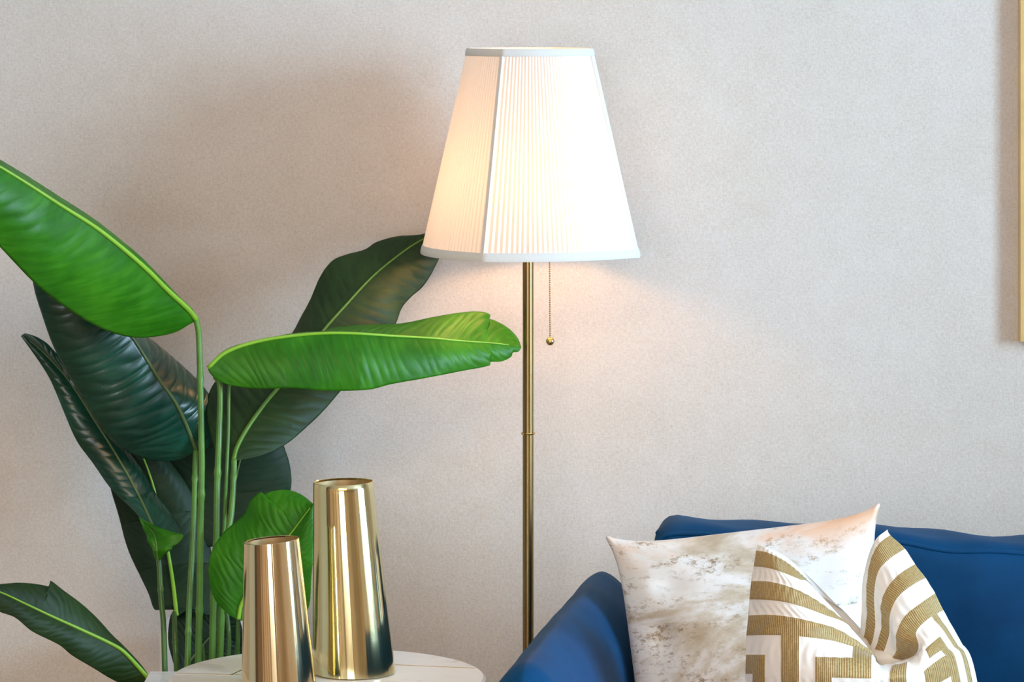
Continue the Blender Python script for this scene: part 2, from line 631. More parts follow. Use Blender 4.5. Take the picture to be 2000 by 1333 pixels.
# ------------------------------------------------------------------ floor lamp
LD = 6.05
lx = X(1031.5, LD)
lamp = empty('floor_lamp', (lx, LD, 0), 'brass floor lamp with a lit white pleated shade and pull chain', 'floor lamp')
lathe('base', [(0.02, 0), (0.135, 0), (0.14, 0.006), (0.135, 0.018), (0.05, 0.026), (0.014, 0.05)], (lx, LD, 0), M['brass_pole'], lamp)
pr = 0.0093
lathe('pole', [(pr, 0.04), (pr, 1.26)], (lx, LD, 0), M['brass_pole'], lamp, seg=32)
for yy in (847, 1293):
    zr = Z(yy, LD)
    lathe('ring', [(pr, -.0022), (pr + .0022, -.0018), (pr + .003, 0), (pr + .0022, .0018), (pr, .0022)], (lx, LD, zr), M['brass_ring'], lamp, seg=32)
lathe('socket', [(0.010, 1.235), (0.019, 1.24), (0.019, 1.272), (0.014, 1.276)], (lx, LD, 0), M['brass_ring'], lamp, seg=24)
bm = bmesh.new()
bmesh.ops.create_uvsphere(bm, u_segments=20, v_segments=12, radius=0.03)
for v_ in bm.verts:
    if v_.co.z < 0:
        k = min(1, -v_.co.z / 0.03)
        v_.co.z *= 1.25
        v_.co.x *= 1 - 0.35 * k
        v_.co.y *= 1 - 0.35 * k
    v_.co += Vector((lx, LD, 1.292))
bm_obj('bulb', bm, M['bulb'], lamp, smooth=True)

SC = np.array([X(1034.5, LD), LD])
R_TOP, R_BOT = 0.1120, 0.1965
ZT, ZB = Z(94, LD), Z(497, LD)
PHI0 = math.radians(-23)          # the front corner, left of the viewing direction


def shade_r(tt):
    """relative radius across one panel, tt in -1..1 from corner to corner (bowed side)"""
    a = tt * PI / 4
    return 0.66 + 0.34 * (math.cos(PI / 4) / math.cos(a))


def shade_pt(k, tt, h, dr=0.0):
    """panel k, tt across, h 0 bottom .. 1 top"""
    th = PHI0 + k * PI / 2 + (tt + 1) * PI / 4
    r = (R_BOT + (R_TOP - R_BOT) * h) * shade_r(tt) + dr
    return (SC[0] + r * math.sin(th), SC[1] - r * math.cos(th), ZB + (ZT - ZB) * h)


def rim_band(name, h0, h1, out, mat, parent, flare=0.0):
    n = 40
    v, ring = [], []
    for k in range(4):
        for i in range(n):
            tt = -1 + 2 * i / n
            ring.append((k, tt))
    sec = [(h0, -.001), (h0, out), (h0 * .85 + h1 * .15, out + .0012), ((h0 + h1) / 2, out + .0015), (h0 * .15 + h1 * .85, out + .0012), (h1, out), (h1, -.001)]
    for (k, tt) in ring:
        for (h, d) in sec:
            v.append(shade_pt(k, tt, h, d))
    m_, L = len(sec), len(ring)
    f = []
    for i in range(L):
        j = (i + 1) % L
        for a in range(m_):
            b = (a + 1) % m_
            f.append((i * m_ + a, j * m_ + a, j * m_ + b, i * m_ + b))
    o = mesh(name, v, f, mat, parent)
    shade_auto(o, 40)
    return o


shade = rim_band('lamp_shade', 0.0, 0.042, .0022, M['shade_trim'], lamp)
rim_band('top_trim', 0.963, 1.0, .0018, M['shade_trim'], shade)
NPL = 33
for k in range(4):
    cols, rows = NPL * 6 + 1, 14
    v = []
    ph = rng.normal(0, 0.25, NPL + 2)
    for r_ in range(rows):
        h = 0.02 + 0.96 * r_ / (rows - 1)
        for c_ in range(cols):
            tt = -1 + 2 * c_ / (cols - 1)
            q = c_ / 6.0
            i0 = int(q)
            s = math.sin(2 * PI * q + ph[i0] * (1 - (q - i0)) + ph[i0 + 1] * (q - i0))
            w = min(1, min(c_, cols - 1 - c_) / 6)
            v.append(shade_pt(k, tt, h, w * (0.0006 + 0.0016 * s * (0.55 + 0.45 * (1 - h)))))
    mesh('shade_panel', v, grid_faces(rows, cols), M['shade'], shade)
for k in range(4):
    v = []
    for h in np.linspace(0, 1, 12):
        wd = 0.022 + 0.016 * h
        for (kk, tt, d) in (((k - 1) % 4, 1 - 2 * wd, .0004), ((k - 1) % 4, 1 - 1.8 * wd, .0022), ((k - 1) % 4, 1 - .3 * wd, .0026), (k, -1.0, .0030), (k, -1 + .25 * wd, .0022), (k, -1 + .3 * wd, .0004)):
            v.append(shade_pt(kk, tt, h, d))
    mesh('corner_binding', v, grid_faces(12, 6), M['shade_trim'], shade, smooth=False)
for k in range(3):                     # spider that carries the shade
    a = k * 2 * PI / 3 + 0.5
    tube('spoke', [(lx, LD, 1.258), (lx + .09 * math.cos(a), LD + .09 * math.sin(a), 1.252), (lx + .152 * math.cos(a), LD + .152 * math.sin(a), 1.235)], 0.0018, M['brass_ring'], lamp, seg=6)

# pull chain: tiny beads on a cord, ball at the end
CDp = LD - 0.06
cx = X(1073, CDp)
bm = bmesh.new()
zb0, zb1 = Z(440, CDp), Z(660, CDp)
nb = 52
for i in range(nb):
    t = i / (nb - 1)
    m4 = __import__('mathutils').Matrix.Translation((cx + 0.0012 * t, CDp, zb0 + (zb1 - zb0) * t))
    bmesh.ops.create_icosphere(bm, subdivisions=1, radius=0.0016, matrix=m4)
bmesh.ops.create_cone(bm, cap_ends=True, segments=6, radius1=0.0002, radius2=0.0002, depth=zb0 - zb1 + .004,
                      matrix=__import__('mathutils').Matrix.Translation((cx + .0006, CDp, (zb0 + zb1) / 2)))
ch = bm_obj('pull_chain', bm, M['brass_pole'], lamp, smooth=True)
tube('switch_arm', [(lx, LD, 1.256), (cx, CDp, zb0 + .002)], 0.0014, M['brass_ring'], lamp, seg=6)
bm = bmesh.new()
bmesh.ops.create_uvsphere(bm, u_segments=20, v_segments=14, radius=0.0071, matrix=__import__('mathutils').Matrix.Translation((cx + .0014, CDp, Z(667, CDp))))
bm_obj('pull_ball', bm, M['brass_ring'], ch, smooth=True)

# ------------------------------------------------------------------ sofa (rotated a little off the wall)
AL = math.radians(9)
SO = (X(1238, 5.99), 5.99, 0)
sofa = empty('sofa', SO, 'blue suede sofa with a rolled arm below the floor lamp', 'sofa', rz=-AL)


def rounded_box(b, r, res, fn=None):
    """box with rounded edges as a dense grid; returns verts, faces"""
    bx0, bx1, by0, by1, bz0, bz1 = b
    bm = bmesh.new()
    lo, hi = np.array([bx0, by0, bz0]), np.array([bx1, by1, bz1])
    n = [max(4, int((hi[i] - lo[i]) / res)) for i in range(3)]
    idx, v, f = {}, [], []

    def knots(i):
        t = np.linspace(0, 1, n[i] + 1)
        t = 0.5 - 0.5 * np.cos(PI * t) * (0.35) - (t - 0.5) * 0 - 0.5 * (1 - 2 * t) * 0.65
        return lo[i] + (hi[i] - lo[i]) * t
    K = [knots(i) for i in range(3)]

    def vid(a, b_, c):
        key = (a, b_, c)
        if key not in idx:
            p = np.array([K[0][a], K[1][b_], K[2][c]])
            q = np.clip(p, lo + r, hi - r)
            d = p - q
            L = np.linalg.norm(d)
            p = q + d / L * r if L > 1e-9 else p
            if fn is not None:
                p = fn(p)
            idx[key] = len(v)
            v.append(p)
        return idx[key]
    for ax in range(3):
        o1, o2 = [i for i in range(3) if i != ax]
        for side in (0, n[ax]):
            for i in range(n[o1]):
                for j in range(n[o2]):
                    q = []
                    for (di, dj) in ((0, 0), (1, 0), (1, 1), (0, 1)):
                        k = [0, 0, 0]
                        k[ax], k[o1], k[o2] = side, i + di, j + dj
                        q.append(vid(*k))
                    if (side == 0) == (ax != 1):
                        q = q[::-1]
                    f.append(q)
    return v, f


def droop(x):
    t = min(1, max(0, (x - 0.15) / 0.55))
    return 0.016 * t * t * (3 - 2 * t)


BX0, BX1, BY0, BY1, BZT = 0.046, 1.20, 0.0, -0.145, 0.772


def back_fn(p):
    x, y, z = p
    t = (z - 0.30) / (BZT - 0.30)
    if t > 0.5:
        z -= droop(x) * (t - 0.5) * 2
        z += (t - .5) * 2 * (0.0035 * math.sin(x * 17 + 1) + 0.0025 * math.sin(x * 41 + y * 30))
    cxx = min(1, (x - BX0) / 0.12)
    if y < BY1 / 2:
        y -= 0.018 * math.sin(PI * min(1, max(0, t))) * max(0, cxx) + 0.003 * math.sin(x * 23 + z * 19)
    return np.array([x, y, z])


v, f = rounded_box((BX0, BX1, BY1, BY0, 0.30, BZT), 0.032, 0.022, back_fn)
bc = mesh('back_cushion', v, f, M['suede'], sofa, local=True)
zs = BZT - 0.014
seam = [back_fn(np.array([BX0 + 0.012, BY1 + 0.006, 0.34]))] + [back_fn(np.array([BX0 + 0.009, BY1 + 0.006, z_])) for z_ in np.linspace(0.4, zs - .02, 8)] + \
       [back_fn(np.array([BX0 + .02, BY1 + 0.006, zs - .004]))] + [back_fn(np.array([x_, BY1 + 0.006, zs])) for x_ in np.linspace(BX0 + .04, BX1 - .03, 40)]
tube('piping', seam, 0.0038, M['suede'], bc, seg=8, n=160, local=True)
seam2 = [(x_ * 0 + BX0 + .008, y_, zs - .0 - droop(BX0)) for x_, y_ in zip(np.zeros(6), np.linspace(BY1 + .02, BY0 - .02, 6))]
tube('piping', seam2, 0.0034, M['suede'], bc, seg=8, local=True)


def arm_mesh(xc, name):
    prof = []
    a, zc, b = 0.080, 0.545, 0.133
    for t in np.linspace(0, PI, 41):
        c_, s_ = math.cos(t), math.sin(t)
        e = 2 / 1.62
        prof.append((-a * math.copysign(abs(c_) ** e, c_), zc + b * abs(s_) ** e))
    prof = [(-a + .02, 0.13), (-a + .004, 0.16), (-a, 0.30), (-a, 0.44)] + prof + [(a, 0.44), (a, 0.30), (a - .004, 0.16), (a - .02, 0.13)]
    prof = np.array(prof)
    m_ = len(prof)
    st = [(0.0, 0.06), (-0.004, 0.03), (-0.012, 0.012), (-0.03, 0.0)] + [(-y_, 0.0) for y_ in np.linspace(0.06, 0.86, 40)] + [(-.885, .012), (-.895, .03), (-.90, 0.06)]
    v = []
    cen = np.array([0, 0.42])
    for (y_, ins) in st:
        for (px_, pz_) in prof:
            q = np.array([px_, pz_])
            q = q * 1.0
            q[0] *= 1 - ins / 0.11
            q[1] = cen[1] + (pz_ - cen[1]) * (1 - ins / 0.26)
            wv = 0.0016 * math.sin(y_ * 9 + px_ * 14) + 0.0005 * math.sin(y_ * 41 + pz_ * 33)
            v.append((xc + q[0], y_, q[1] + wv))
    f = grid_faces(len(st), m_, True)
    f.append(tuple(range(m_))[::-1])
    f.append(tuple((len(st) - 1) * m_ + j for j in range(m_)))
    return mesh(name, v, f, M['suede'], sofa, local=True)


arm_mesh(-0.050, 'armrest')
arm_mesh(1.44, 'armrest')
v, f = rounded_box((0.06, 1.309, -0.86, -0.02, 0.13, 0.235), 0.02, 0.05)
mesh('seat_base', v, f, M['suede'], sofa, local=True)
v, f = rounded_box((0.06, 1.306, -0.87, -0.18, 0.237, 0.335), 0.035, 0.03)
mesh('seat_cushion', v, f, M['suede'], sofa, local=True)
for (a, b_) in ((-0.03, -0.82), (1.40, -0.82), (0.10, -0.24), (1.40, -0.06)):
    lathe('leg', [(0.016, 0), (0.025, 0.135)], (a, b_, 0), M['dark_leg'], sofa, seg=16, local=True)

# ------------------------------------------------------------------ cushions


def pillow(name, tl, tr, bl, br, T, nrm, mat, bow, label, power=5, lump=None):
    tl, tr, bl, br = (np.asarray(q, float) for q in (tl, tr, bl, br))
    nrm = np.asarray(nrm, float)
    nrm /= np.linalg.norm(nrm)
    n = 70
    us = np.sin(np.linspace(-1, 1, n + 1) * PI / 2) * 0.6 + np.linspace(-1, 1, n + 1) * 0.4
    v, uv = [], []
    for side in (1, -1):
        for b_ in us:
            for a_ in us:
                a0_, b0_ = a_, b_
                e_ = 0.055
                al, be = (abs(a_) - 1 + e_) / e_, (abs(b_) - 1 + e_) / e_
                if al > 0 and be > 0:
                    al, be = al * math.sqrt(1 - be * be / 2), be * math.sqrt(1 - al * al / 2)
                    a_, b_ = math.copysign(1 - e_ + e_ * al, a_), math.copysign(1 - e_ + e_ * be, b_)
                ia = 1 - bow * (1 - abs(b_) ** power)
                ib = 1 - bow * (1 - abs(a_) ** power)
                s, t = (a_ * ia + 1) / 2, (b_ * ib + 1) / 2
                p = (bl * (1 - s) + br * s) * (1 - t) + (tl * (1 - s) + tr * s) * t
                a_, b_ = a0_, b0_
                th = T * (max(0, 1 - a_ * a_) ** 0.55) * (max(0, 1 - b_ * b_) ** 0.55)
                if lump is not None:
                    th += lump(a_, b_) * min(1, 4 * (1 - abs(a_))) * min(1, 4 * (1 - abs(b_)))
                th += 0.0028 * max(0, 1 - max(abs(a_), abs(b_)) ** 6) * math.sin(a_ * 19 + b_ * 7) * math.exp(-6 * (1 - max(abs(a_), abs(b_))))
                th = max(th, (0.004 + 0.006 * (a_ * b_) ** 2) * min(1, 30 * (1 - max(abs(a_), abs(b_)))) ** 0.5 * (abs(a_) < 1 and abs(b_) < 1))
                v.append(p + nrm * th * side)
                uv.append(((a_ + 1) / 2, (b_ + 1) / 2))
    m_ = n + 1
    f = grid_faces(m_, m_) + [q[::-1] for q in grid_faces(m_, m_, off=m_ * m_)]
    me = bpy.data.meshes.new(name)
    me.from_pydata([tuple(map(float, q)) for q in v], [], f)
    uvl = me.uv_layers.new(name='UVMap')
    li = np.empty(len(me.loops), int)
    me.loops.foreach_get('vertex_index', li)
    uvl.data.foreach_set('uv', np.array(uv)[li].ravel())
    o = finish(name, me, mat, None, origin=tuple((bl + br) / 2))
    bm = bmesh.new()
    bm.from_mesh(me)
    bmesh.ops.remove_doubles(bm, verts=bm.verts, dist=1e-6)
    bm.to_mesh(me)
    bm.free()
    return tag(o, label, 'cushion')


def lump_a(a, b):
    return 0.006 * math.sin(3 * a + 1.2) * math.cos(4 * b) - 0.012 * math.exp(-((a + .72) ** 2 + (b - .25) ** 2) / .012) \
        - 0.010 * math.exp(-((a + .60) ** 2 / .03 + (b - .62) ** 2 / .006)) - 0.008 * math.exp(-((a - .55) ** 2 / .02 + (b - .55) ** 2 / .02))


MD = 5.735
pl_tl, pl_tr = P(1176, 1043, MD + .02), P(1724, 976, MD - .02)
dn = np.array([0.045, -0.15, -0.43])
marble_cushion = pillow('cushion', pl_tl, pl_tr, pl_tl + dn + np.array([0.01, 0, 0]), pl_tr + dn + np.array([-.02, 0, -0.045]), 0.080,
                        (-0.10, -0.94, 0.30), M['marble_print'], 0.098, 'marble print satin cushion with apricot top edge against the sofa back', 6, lump_a)

# --- the chopped cushion with gold key pattern: a control net of its front sheet
PD = 5.37


def cp(a, b):
    return 1400 + a / 3.3333, 960 + b / 3.3333


US = [0, .1, .2, .3, .4, .5, .56, .62, .70, .77, .84, .92, 1.0]
NET = [
    [(265, 350), (330, 372), (400, 412), (470, 465), (540, 530), (600, 595), (700, 730), (900, 960), (940, 820), (948, 600), (985, 470), (1035, 320), (1110, 250)],
    [(258, 385), (330, 400), (400, 432), (470, 475), (540, 535), (602, 600), (720, 750), (920, 980), (975, 840), (975, 640), (1000, 460), (1055, 345), (1130, 285)],
    [(240, 490), (315, 497), (390, 515), (465, 545), (540, 578), (612, 612), (760, 800), (960, 1020), (1030, 900), (1026, 680), (1050, 530), (1120, 445), (1225, 375)],
    [(225, 585), (330, 588), (440, 612), (560, 660), (690, 740), (835, 852), (900, 940), (1000, 1060), (1070, 900), (1070, 740), (1110, 630), (1190, 540), (1290, 475)],
    [(212, 705), (320, 708), (440, 722), (560, 755), (700, 808), (850, 870), (920, 970), (1040, 1100), (1120, 950), (1130, 800), (1180, 690), (1270, 615), (1360, 565)],
    [(205, 810), (340, 805), (480, 820), (630, 853), (800, 908), (1000, 1040), (1030, 1095), (1080, 1125), (1165, 1050), (1170, 930), (1220, 820), (1320, 735), (1420, 665)],
    [(192, 940), (330, 938), (480, 942), (640, 958), (800, 988), (1008, 1065), (1055, 1125), (1160, 1112), (1280, 1075), (1315, 1010), (1300, 915), (1380, 830), (1475, 775)],
    [(190, 1065), (330, 1066), (480, 1072), (640, 1080), (800, 1085), (1005, 1095), (1062, 1138), (1170, 1122), (1290, 1085), (1335, 1030), (1380, 970), (1450, 910), (1540, 890)],
    [(185, 1190), (330, 1190), (480, 1195), (640, 1200), (800, 1205), (1005, 1210), (1060, 1205), (1150, 1195), (1290, 1180), (1360, 1110), (1440, 1050), (1520, 1010), (1600, 1000)],
    [(180, 1320), (330, 1325), (480, 1330), (640, 1335), (800, 1335), (1005, 1335), (1070, 1330), (1160, 1322), (1300, 1300), (1400, 1240), (1490, 1180), (1590, 1130), (1668, 1125)],
    [(150, 1840), (320, 1840), (480, 1840), (640, 1845), (800, 1845), (1000, 1845), (1090, 1840), (1200, 1835), (1330, 1820), (1450, 1800), (1570, 1770), (1700, 1730), (1780, 1700)],
    [(110, 2395), (300, 2370), (480, 2360), (640, 2355), (800, 2355), (1000, 2355), (1100, 2355), (1220, 2355), (1360, 2355), (1500, 2355), (1640, 2360), (1780, 2370), (1900, 2385)],
]
_D0 = [.015, .006, .0, .0, .006, .030, .065, .080, .062, .048, .030, .022, .030]
_D6 = [.020, -.020, -.040, -.046, -.036, -.012, .030, .040, .020, -.012, -.012, -.004, .022]
_D8 = [.020, -.030, -.055, -.068, -.072, -.070, -.066, -.062, -.052, -.042, -.030, -.012, .022]
_DB = [.0] * 13
DEP = []
for r in range(len(NET)):
    if r <= 6:
        t = r / 6
        DEP.append([a * (1 - t) + b * t for a, b in zip(_D0, _D6)])
    elif r == 7:
        DEP.append([a * .35 + b * .65 for a, b in zip(_D6, _D8)])
    elif r <= 9:
        DEP.append(_D8)
    elif r == 10:
        DEP.append([b * .85 - .01 for b in _D8])
    else:
        DEP.append([-.02] * 13)
ctrl = np.array([[P(*cp(*NET[r][j]), PD + DEP[r][j]) for j in range(13)] for r in range(len(NET))])
NU, NR = 201, 111
uu = np.linspace(0, 1, NU)
rows = np.stack([cr(ctrl[r], uu, US) for r in range(len(NET))])               # R x NU x 3
rr = np.linspace(0, len(NET) - 1, NR)
front = np.stack([cr(rows[:, j], rr, np.arange(len(NET))) for j in range(NU)], axis=1)   # NR x NU x 3
RECT = [  # (u0, u1, r0, r1) stitched areas
    (0, 1, 1, 2), (0, 1, 3, 4), (0, 1, 5, 6),
    (.16, .235, 6, 10.5), (0, .09, 7, 8), (.035, .09, 8, 10.4), (.44, .50, 6, 7), (.30, .50, 7, 8.1), (.30, .37, 8.1, 10.4), (.43, .50, 9, 10.4),
    (.605, .665, 7.2, 10.4), (.935, .965, 6, 10.4), (.86, .90, 7.3, 10.4), (.79, .90, 7.3, 8.0), (.74, .86, 8.5, 9.1)]


def gold(u, r):
    return any(a <= u <= b and c <= r <= d for a, b, c, d in RECT)


tv = np.gradient(front, axis=1)
tr_ = np.gradient(front, axis=0)
nn = np.cross(tr_, tv)
nn /= np.linalg.norm(nn, axis=2)[:, :, None] + 1e-12
if nn[90, 60, 1] > 0:
    nn = -nn
lift = np.zeros((NR, NU))
isg = np.zeros((NR - 1, NU - 1), bool)
for i in range(NR - 1):
    for j in range(NU - 1):
        if gold((uu[j] + uu[j + 1]) / 2, (rr[i] + rr[i + 1]) / 2):
            isg[i, j] = True
for i in range(1, NR - 1):
    for j in range(1, NU - 1):
        lift[i, j] = 0.0013 * (isg[i - 1:i + 1, j - 1:j + 1].mean())
puck = 0.0010 * np.sin(uu[None, :] * 160 + 3 * np.sin(rr[:, None] * 2)) * np.sin(rr[:, None] * PI / 1.0 * .5 + .3) ** 2 * 0.6
pf = front + nn * (lift + puck)[:, :, None]
th = 0.10 * np.sqrt(np.clip(4 * uu * (1 - uu), 0, 1))[None, :] * np.clip(rr / 5.0, 0, 1)[:, None] ** 0.6 * np.clip((len(NET) - 1 - rr) / 2.0, 0, 1)[:, None] ** 0.5
pb = front + np.array([0.0, 1.0, 0.10])[None, None, :] * th[:, :, None]
v = np.concatenate([pf.reshape(-1, 3), pb.reshape(-1, 3)])
ff = grid_faces(NR, NU)
fb = [q[::-1] for q in grid_faces(NR, NU, off=NR * NU)]
me = bpy.data.meshes.new('cushion')
me.from_pydata([tuple(map(float, q)) for q in v], [], [q[::-1] for q in ff] + [q[::-1] for q in fb])
uvg = np.stack(np.meshgrid(uu, 1 - rr / (len(NET) - 1)), axis=-1).reshape(-1, 2)
uvl = me.uv_layers.new(name='UVMap')
li = np.empty(len(me.loops), int)
me.loops.foreach_get('vertex_index', li)
uvl.data.foreach_set('uv', np.concatenate([uvg, uvg])[li].ravel())
key_cushion = finish('cushion', me, [M['cloth'], M['thread']], None, origin=tuple(front[-1, NU // 2]))
me.polygons.foreach_set('material_index', np.concatenate([isg.ravel().astype(int), np.zeros(len(fb), int)]).astype(np.int32))
bm = bmesh.new()
bm.from_mesh(me)
bmesh.ops.remove_doubles(bm, verts=bm.verts, dist=1e-6)
bmesh.ops.recalc_face_normals(bm, faces=bm.faces)
bm.to_mesh(me)
bm.free()
tag(key_cushion, 'white cushion with gold key pattern, pinched in at its top, in front of another cushion', 'cushion')

# ------------------------------------------------------------------ side tables
TZ = 0.610
TX, TY, TR = X(640, 5.40), 5.40, 0.2385
tb = empty('side_table', (TX, TY, 0), 'round white marble side table carrying two brass vases', 'side table')
top = lathe('table_top', [(TR - .004, TZ - .025), (TR, TZ - .021), (TR, TZ - .004), (TR - .004, TZ)], (TX, TY, 0), M['table'], tb, seg=96)


def inlay(p, q, D0, D1, w=0.0026):
    a, b_ = P(p[0], p[1], D0), P(q[0], q[1], D1)
    a, b_ = np.array([a[0], a[1]]), np.array([b_[0], b_[1]])
    d = (b_ - a) / np.linalg.norm(b_ - a)
    s = np.array([-d[1], d[0]]) * w / 2
    v = [(*(a + s), TZ - .002), (*(a - s), TZ - .002), (*(b_ - s), TZ - .002), (*(b_ + s), TZ - .002)]
    v += [(x_, y_, TZ + .0005) for x_, y_, _ in v]
    mesh('inlay', v, [(3, 2, 1, 0), (4, 5, 6, 7), (0, 1, 5, 4), (1, 2, 6, 5), (2, 3, 7, 6), (3, 0, 4, 7)], M['gold_trim'], top, smooth=False)


def onD(py): return (CAMZ - TZ) * F / py


for (a, b_) in (((760, 1299), (928, 1306)), ((345, 1316.5), (470, 1319.5)), ((452, 1319.3), (500, 1297)), ((500, 1297), (760, 1299))):
    inlay(a, b_, onD(a[1]), onD(b_[1]))
px_, py_ = TX + .07, TY
lathe('column', [(0.018, 0.02), (0.018, TZ - .026)], (px_, py_, 0), M['brass_ring'], tb, seg=24)
lathe('foot', [(0.10, 0), (0.105, 0.004), (0.10, 0.015), (0.02, 0.022)], (px_, py_, 0), M['brass_ring'], tb, seg=48)

# lower nesting table on the left, its far edge just showing
NZ = 0.548
ny1 = (CAMZ - NZ) * F / 1312
nt_ = empty('nesting_table', (-.45, 5.55, 0), 'lower white square table tucked partly under the round table', 'side table')
nx0 = X(292, ny1)
nto = box('table_top', (nx0, nx0 + .27, 5.36, ny1, NZ - .02, NZ), M['table'], nt_, bevel=0.002)
box('edge_band', (nx0 + .004, nx0 + .266, ny1 - .001, ny1 + .002, NZ - .018, NZ - .002), M['gold_trim'], nto)
for (a, b_) in ((nx0 + .012, 5.375), (nx0 + .012, ny1 - .015), (nx0 + .258, ny1 - .015), (nx0 + .05, 5.375)):
    box('leg', (a - .008, a + .008, b_ - .008, b_ + .008, 0, NZ - .02), M['brass_ring'], nt_)

# white pedestal at the wall behind the stems
pdx = X(311, 6.08)
pdz = Z(1233, 6.08)
bm = bmesh.new()
add_box(bm, pdx, pdx + .135, 6.08, 6.22, 0, pdz, bevel=0.003)
ped = bm_obj('pedestal', bm, M['white'], None, origin=(pdx + .07, 6.16, 0))
tag(ped, 'narrow white pedestal behind the plant stems, mostly hidden by leaves', 'pedestal')

# ------------------------------------------------------------------ brass vases


def vase(label, D, b_l, b_r, t_l, t_r, ytop, mat, seed, tilt):
    rg = np.random.default_rng(seed)
    seg = 420
    th = np.linspace(0, 2 * PI, seg, endpoint=False)
    wob = np.zeros(seg)
    for k in (3, 5, 8, 13, 19, 27, 38, 52, 71, 93):
        wob += 0.020 / k ** 1.05 * np.sin(k * th + rg.uniform(0, 2 * PI)) * rg.uniform(.5, 1.2)
    cb, rb = (X(b_l, D) + X(b_r, D)) / 2, (b_r - b_l) / 2 * D / F
    ct, rt = (X(t_l, D) + X(t_r, D)) / 2, (t_r - t_l) / 2 * D / F
    zt = Z(ytop, D)
    st = []
    n = 26

    def ring(t, inset, zz=None):
        r = (rb * (1 - t) + rt * t - inset) * (1 + wob)
        c = cb * (1 - t) + ct * t
        z = TZ + .0008 + (zt - TZ) * t + tilt * t * np.cos(th)
        if zz is not None:
            z = np.full(seg, zz)
        return np.stack([c + r * np.cos(th), D + r * np.sin(th), z], 1)
    st.append(ring(0, .003, TZ + .0006))
    st.append(ring(0.004, 0))
    for t in np.linspace(0.01, 1, n):
        st.append(ring(t, 0))
    st.append(ring(1.002, .0007))
    st.append(ring(1, .0014))
    for t in np.linspace(0.99, 0.03, n):
        st.append(ring(t, .0014))
    st.append(ring(0.02, .003))
    v = np.concatenate(st)
    L = len(st)
    f = grid_faces(L, seg, True)
    f.append(tuple(range(seg))[::-1])
    f.append(tuple((L - 1) * seg + j for j in range(seg)))
    o = mesh('vase', v, f, [mat, M['vase_in']], None, origin=(cb, D, TZ))
    mi = np.zeros(len(f), np.int32)
    mi[(n + 4) * seg:(L - 1) * seg] = 1
    mi[-1] = 1
    o.data.polygons.foreach_set('material_index', mi)
    shade_auto(o, 50)
    return tag(o, label, 'vase')


vase('tall polished brass vase, slanted cone shape, standing behind the shorter one', 5.43, 610.5, 772.5, 612, 728.5, 943, M['vase'], 3, 0.001)
vase('short rosy brass vase, slanted cone shape, at the front of the round table', 5.31, 471.5, 617.5, 476.5, 584, 1057, M['vase_rose'], 11, 0.0035)

# ------------------------------------------------------------------ plant
PX, PY = X(392, 5.87), 5.87
plant = empty('potted_plant', (PX, PY, 0), 'tall big-leaved green plant standing behind the round table', 'plant')
pot = lathe('pot', [(0.070, 0), (0.078, 0.01), (0.098, 0.30), (0.100, 0.33), (0.092, 0.33), (0.088, 0.29)], (PX, PY, 0), M['pot'], plant)
lathe('soil', [(0.002, 0.300), (0.07, 0.302), (0.089, 0.295)], (PX, PY, 0), M['soil'], plant)


def bez(pts, D, n):
    """px polyline + depths -> world points"""
    pts = np.asarray(pts, float)
    c = cr(pts, n)
    D = np.asarray(D, float)
    d = np.interp(np.linspace(0, 1, n), np.linspace(0, 1, len(D)), D)
    return c, d


def edge(pts, D, m, n, mixp=0.72):
    """resample a leaf edge so that equal parameters lie across from each other"""
    q = cr(pts, 500)
    d = np.linalg.norm(np.diff(q, axis=0), axis=1)
    ch = np.concatenate([[0], np.cumsum(d)])
    ch /= ch[-1]
    near = ((q[:, None] - m[None]) ** 2).sum(2).argmin(1) / (len(m) - 1.0)
    near = np.maximum.accumulate(near)
    k = np.convolve(np.pad(near, 30, mode='edge'), np.ones(61) / 61, 'valid')
    k = mixp * k + (1 - mixp) * ch
    k = (k - k[0]) / (k[-1] - k[0]) + np.linspace(0, 1e-6, len(k))
    t = np.linspace(0, 1, n)
    out = np.stack([np.interp(t, k, q[:, 0]), np.interp(t, k, q[:, 1])], 1)
    D = np.asarray(D, float)
    return out, np.interp(t, np.linspace(0, 1, len(D)), D)


